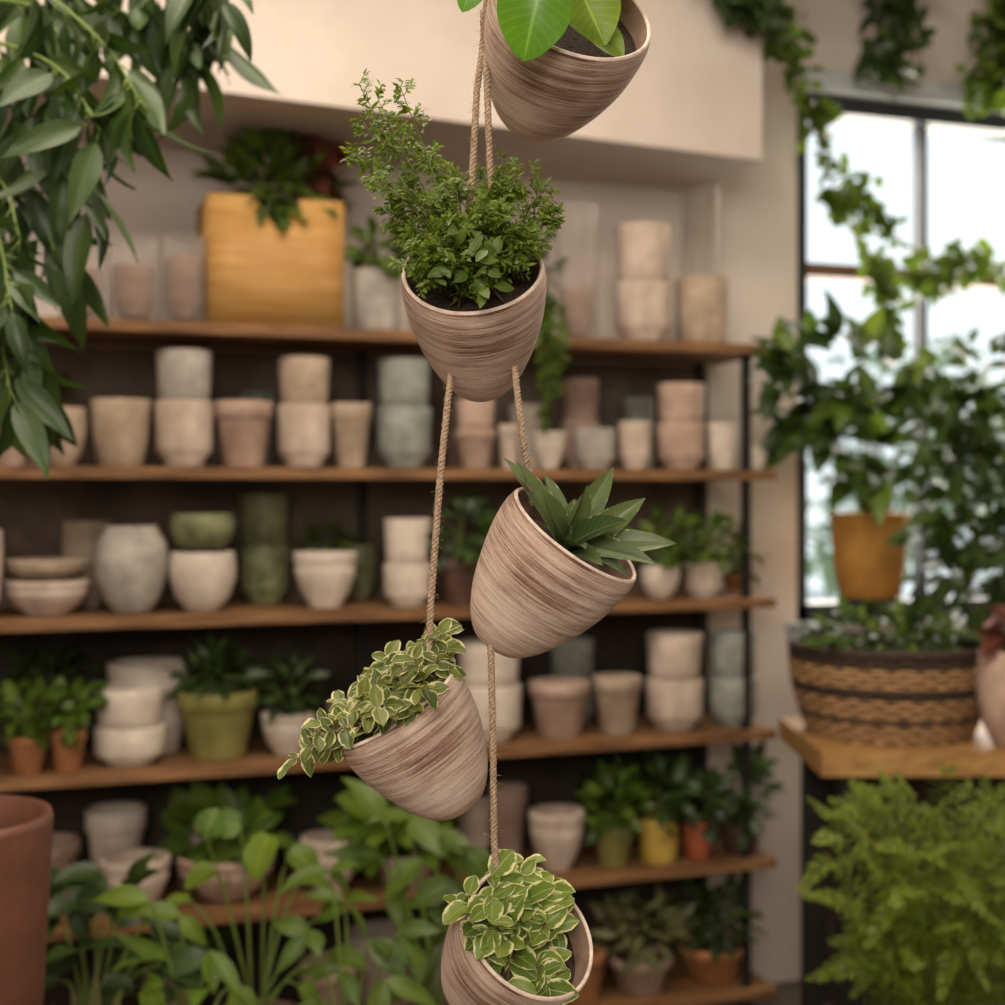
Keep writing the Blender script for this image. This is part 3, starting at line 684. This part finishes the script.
broad('potted_palm',190,930,2.45,.08,.12,'terra',[(150,900),(180,915),(210,950),(170,960),(235,985),(145,985),(200,990)],.11,.04,'Lbright',4,'lance',nl=2)
broad('potted_palm',350,930,2.42,.08,.12,'terra',[(330,870),(345,900),(310,930),(370,940),(340,970),(385,980),(320,1000),(400,930)],.10,.035,'Lmid',5,'lance',nl=3)
d=1.95; p=W(-45,815,d); rr=94/F*d
b=MB(); zs=.55
potp(b,p.x,p.y,zs,rr,p.z-zs,'tall','brownpot',True); b.obj('large_terracotta_pot')
b=MB(); b.lathe([(.001,zs-.03),(rr*.95,zs-.03),(rr*.95,zs-.001),(.001,zs-.001)],'bench',TM(p.x,p.y,0),32)
for i in range(4):
    a=i*math.pi/2+.4; b.tube([Vector((p.x+math.cos(a)*rr*.5,p.y+math.sin(a)*rr*.5,zs-.03)),Vector((p.x+math.cos(a)*rr*.7,p.y+math.sin(a)*rr*.7,0))],.014,'bench',8)
b.obj('plant_stand')
b=MB(); p=W(95,1060,2.33)
potp(b,p.x,p.y,zt,.05,.16,'taper','darkpot',True)
for (x,y) in [(95,968),(70,985),(120,990),(50,1005),(135,1020)]:
    q=W(x,y,2.31); o=Vector((p.x,p.y,zt+.14)); b.leaf(o,q-o,-fw+rv()*.2,(q-o).length,.035,'Lolive',rows=8,cols=4,shape='agave',curl=.1)
b.obj('potted_snake_plant')
# ---------------- outside
b=MB(); b.box((-3,3.9,-.2),(12,20,-.1),'trim'); b.obj('ground_outside',flat=True)
r5=random.Random(12)
M['Lout']=leafmat('leaf_street_tree',(.16,.26,.22),(.3,.42,.34),trans=.5)
for (tx,ty,hh_) in ((5.2,7.5,1.6),(8.0,9.5,2.0)):
    b=MB(); b.tube(spline([Vector((tx,ty,-.12)),Vector((tx+.1,ty,.8)),Vector((tx,ty,hh_))],10),.08,'bark',8,.5)
    for i in range(14):
        c=Vector((tx+r5.uniform(-.9,.9),ty+r5.uniform(-.5,.5),hh_+r5.uniform(-.9,.5)))
        bush(b,c,(.35,.3,.3),45,.16,.08,'Lout',None,'oval',0,r=r5)
        b.tube([Vector((tx,ty,hh_-.5)),c],.02,'bark',5,.3)
    b.obj('street_tree')
# ---------------- light
w=bpy.data.worlds.new('sky'); bpy.context.scene.world=w; w.use_nodes=True
bg=w.node_tree.nodes['Background']; bg.inputs[0].default_value=(.82,.93,1,1); bg.inputs[1].default_value=1.3
def area(name,loc,tgt,sx,sy,pw,col):
    l=bpy.data.lights.new(name,'AREA'); l.shape='RECTANGLE'; l.size=sx; l.size_y=sy; l.energy=pw; l.color=col
    o=bpy.data.objects.new(name,l); bpy.context.scene.collection.objects.link(o); o.location=loc
    o.rotation_euler=(Vector(tgt)-Vector(loc)).to_track_quat('-Z','Y').to_euler(); return o
area('overhead_fill',(.5,1.7,3.0),(.5,2.0,0),2.2,1.0,56,(1,.88,.73))  # unseen lamp added overhead as a soft key light
area('front_left_fill',(-.9,-1.4,2.5),(.5,1.4,1.3),2.0,1.2,82,(1,.92,.81))  # unseen fill lamp added behind the camera to light the foreground
area('window_daylight',(2.9,3.9,1.9),(1.5,1.0,1.1),1.3,1.4,85,(1,.93,.82))
# ---------------- camera
cd=bpy.data.cameras.new('camera'); co=bpy.data.objects.new('camera',cd); bpy.context.scene.collection.objects.link(co)
co.location=CAM; co.rotation_euler=(math.radians(90),0,-A); cd.lens=50; cd.sensor_width=36; cd.shift_y=-12.5/1005
cd.clip_start=.05
cd.dof.use_dof=True; cd.dof.focus_distance=1.33; cd.dof.aperture_fstop=3.6
bpy.context.scene.camera=co
vs=bpy.context.scene.view_settings
vs.view_transform='Standard'; vs.look='None'; vs.exposure=0.3
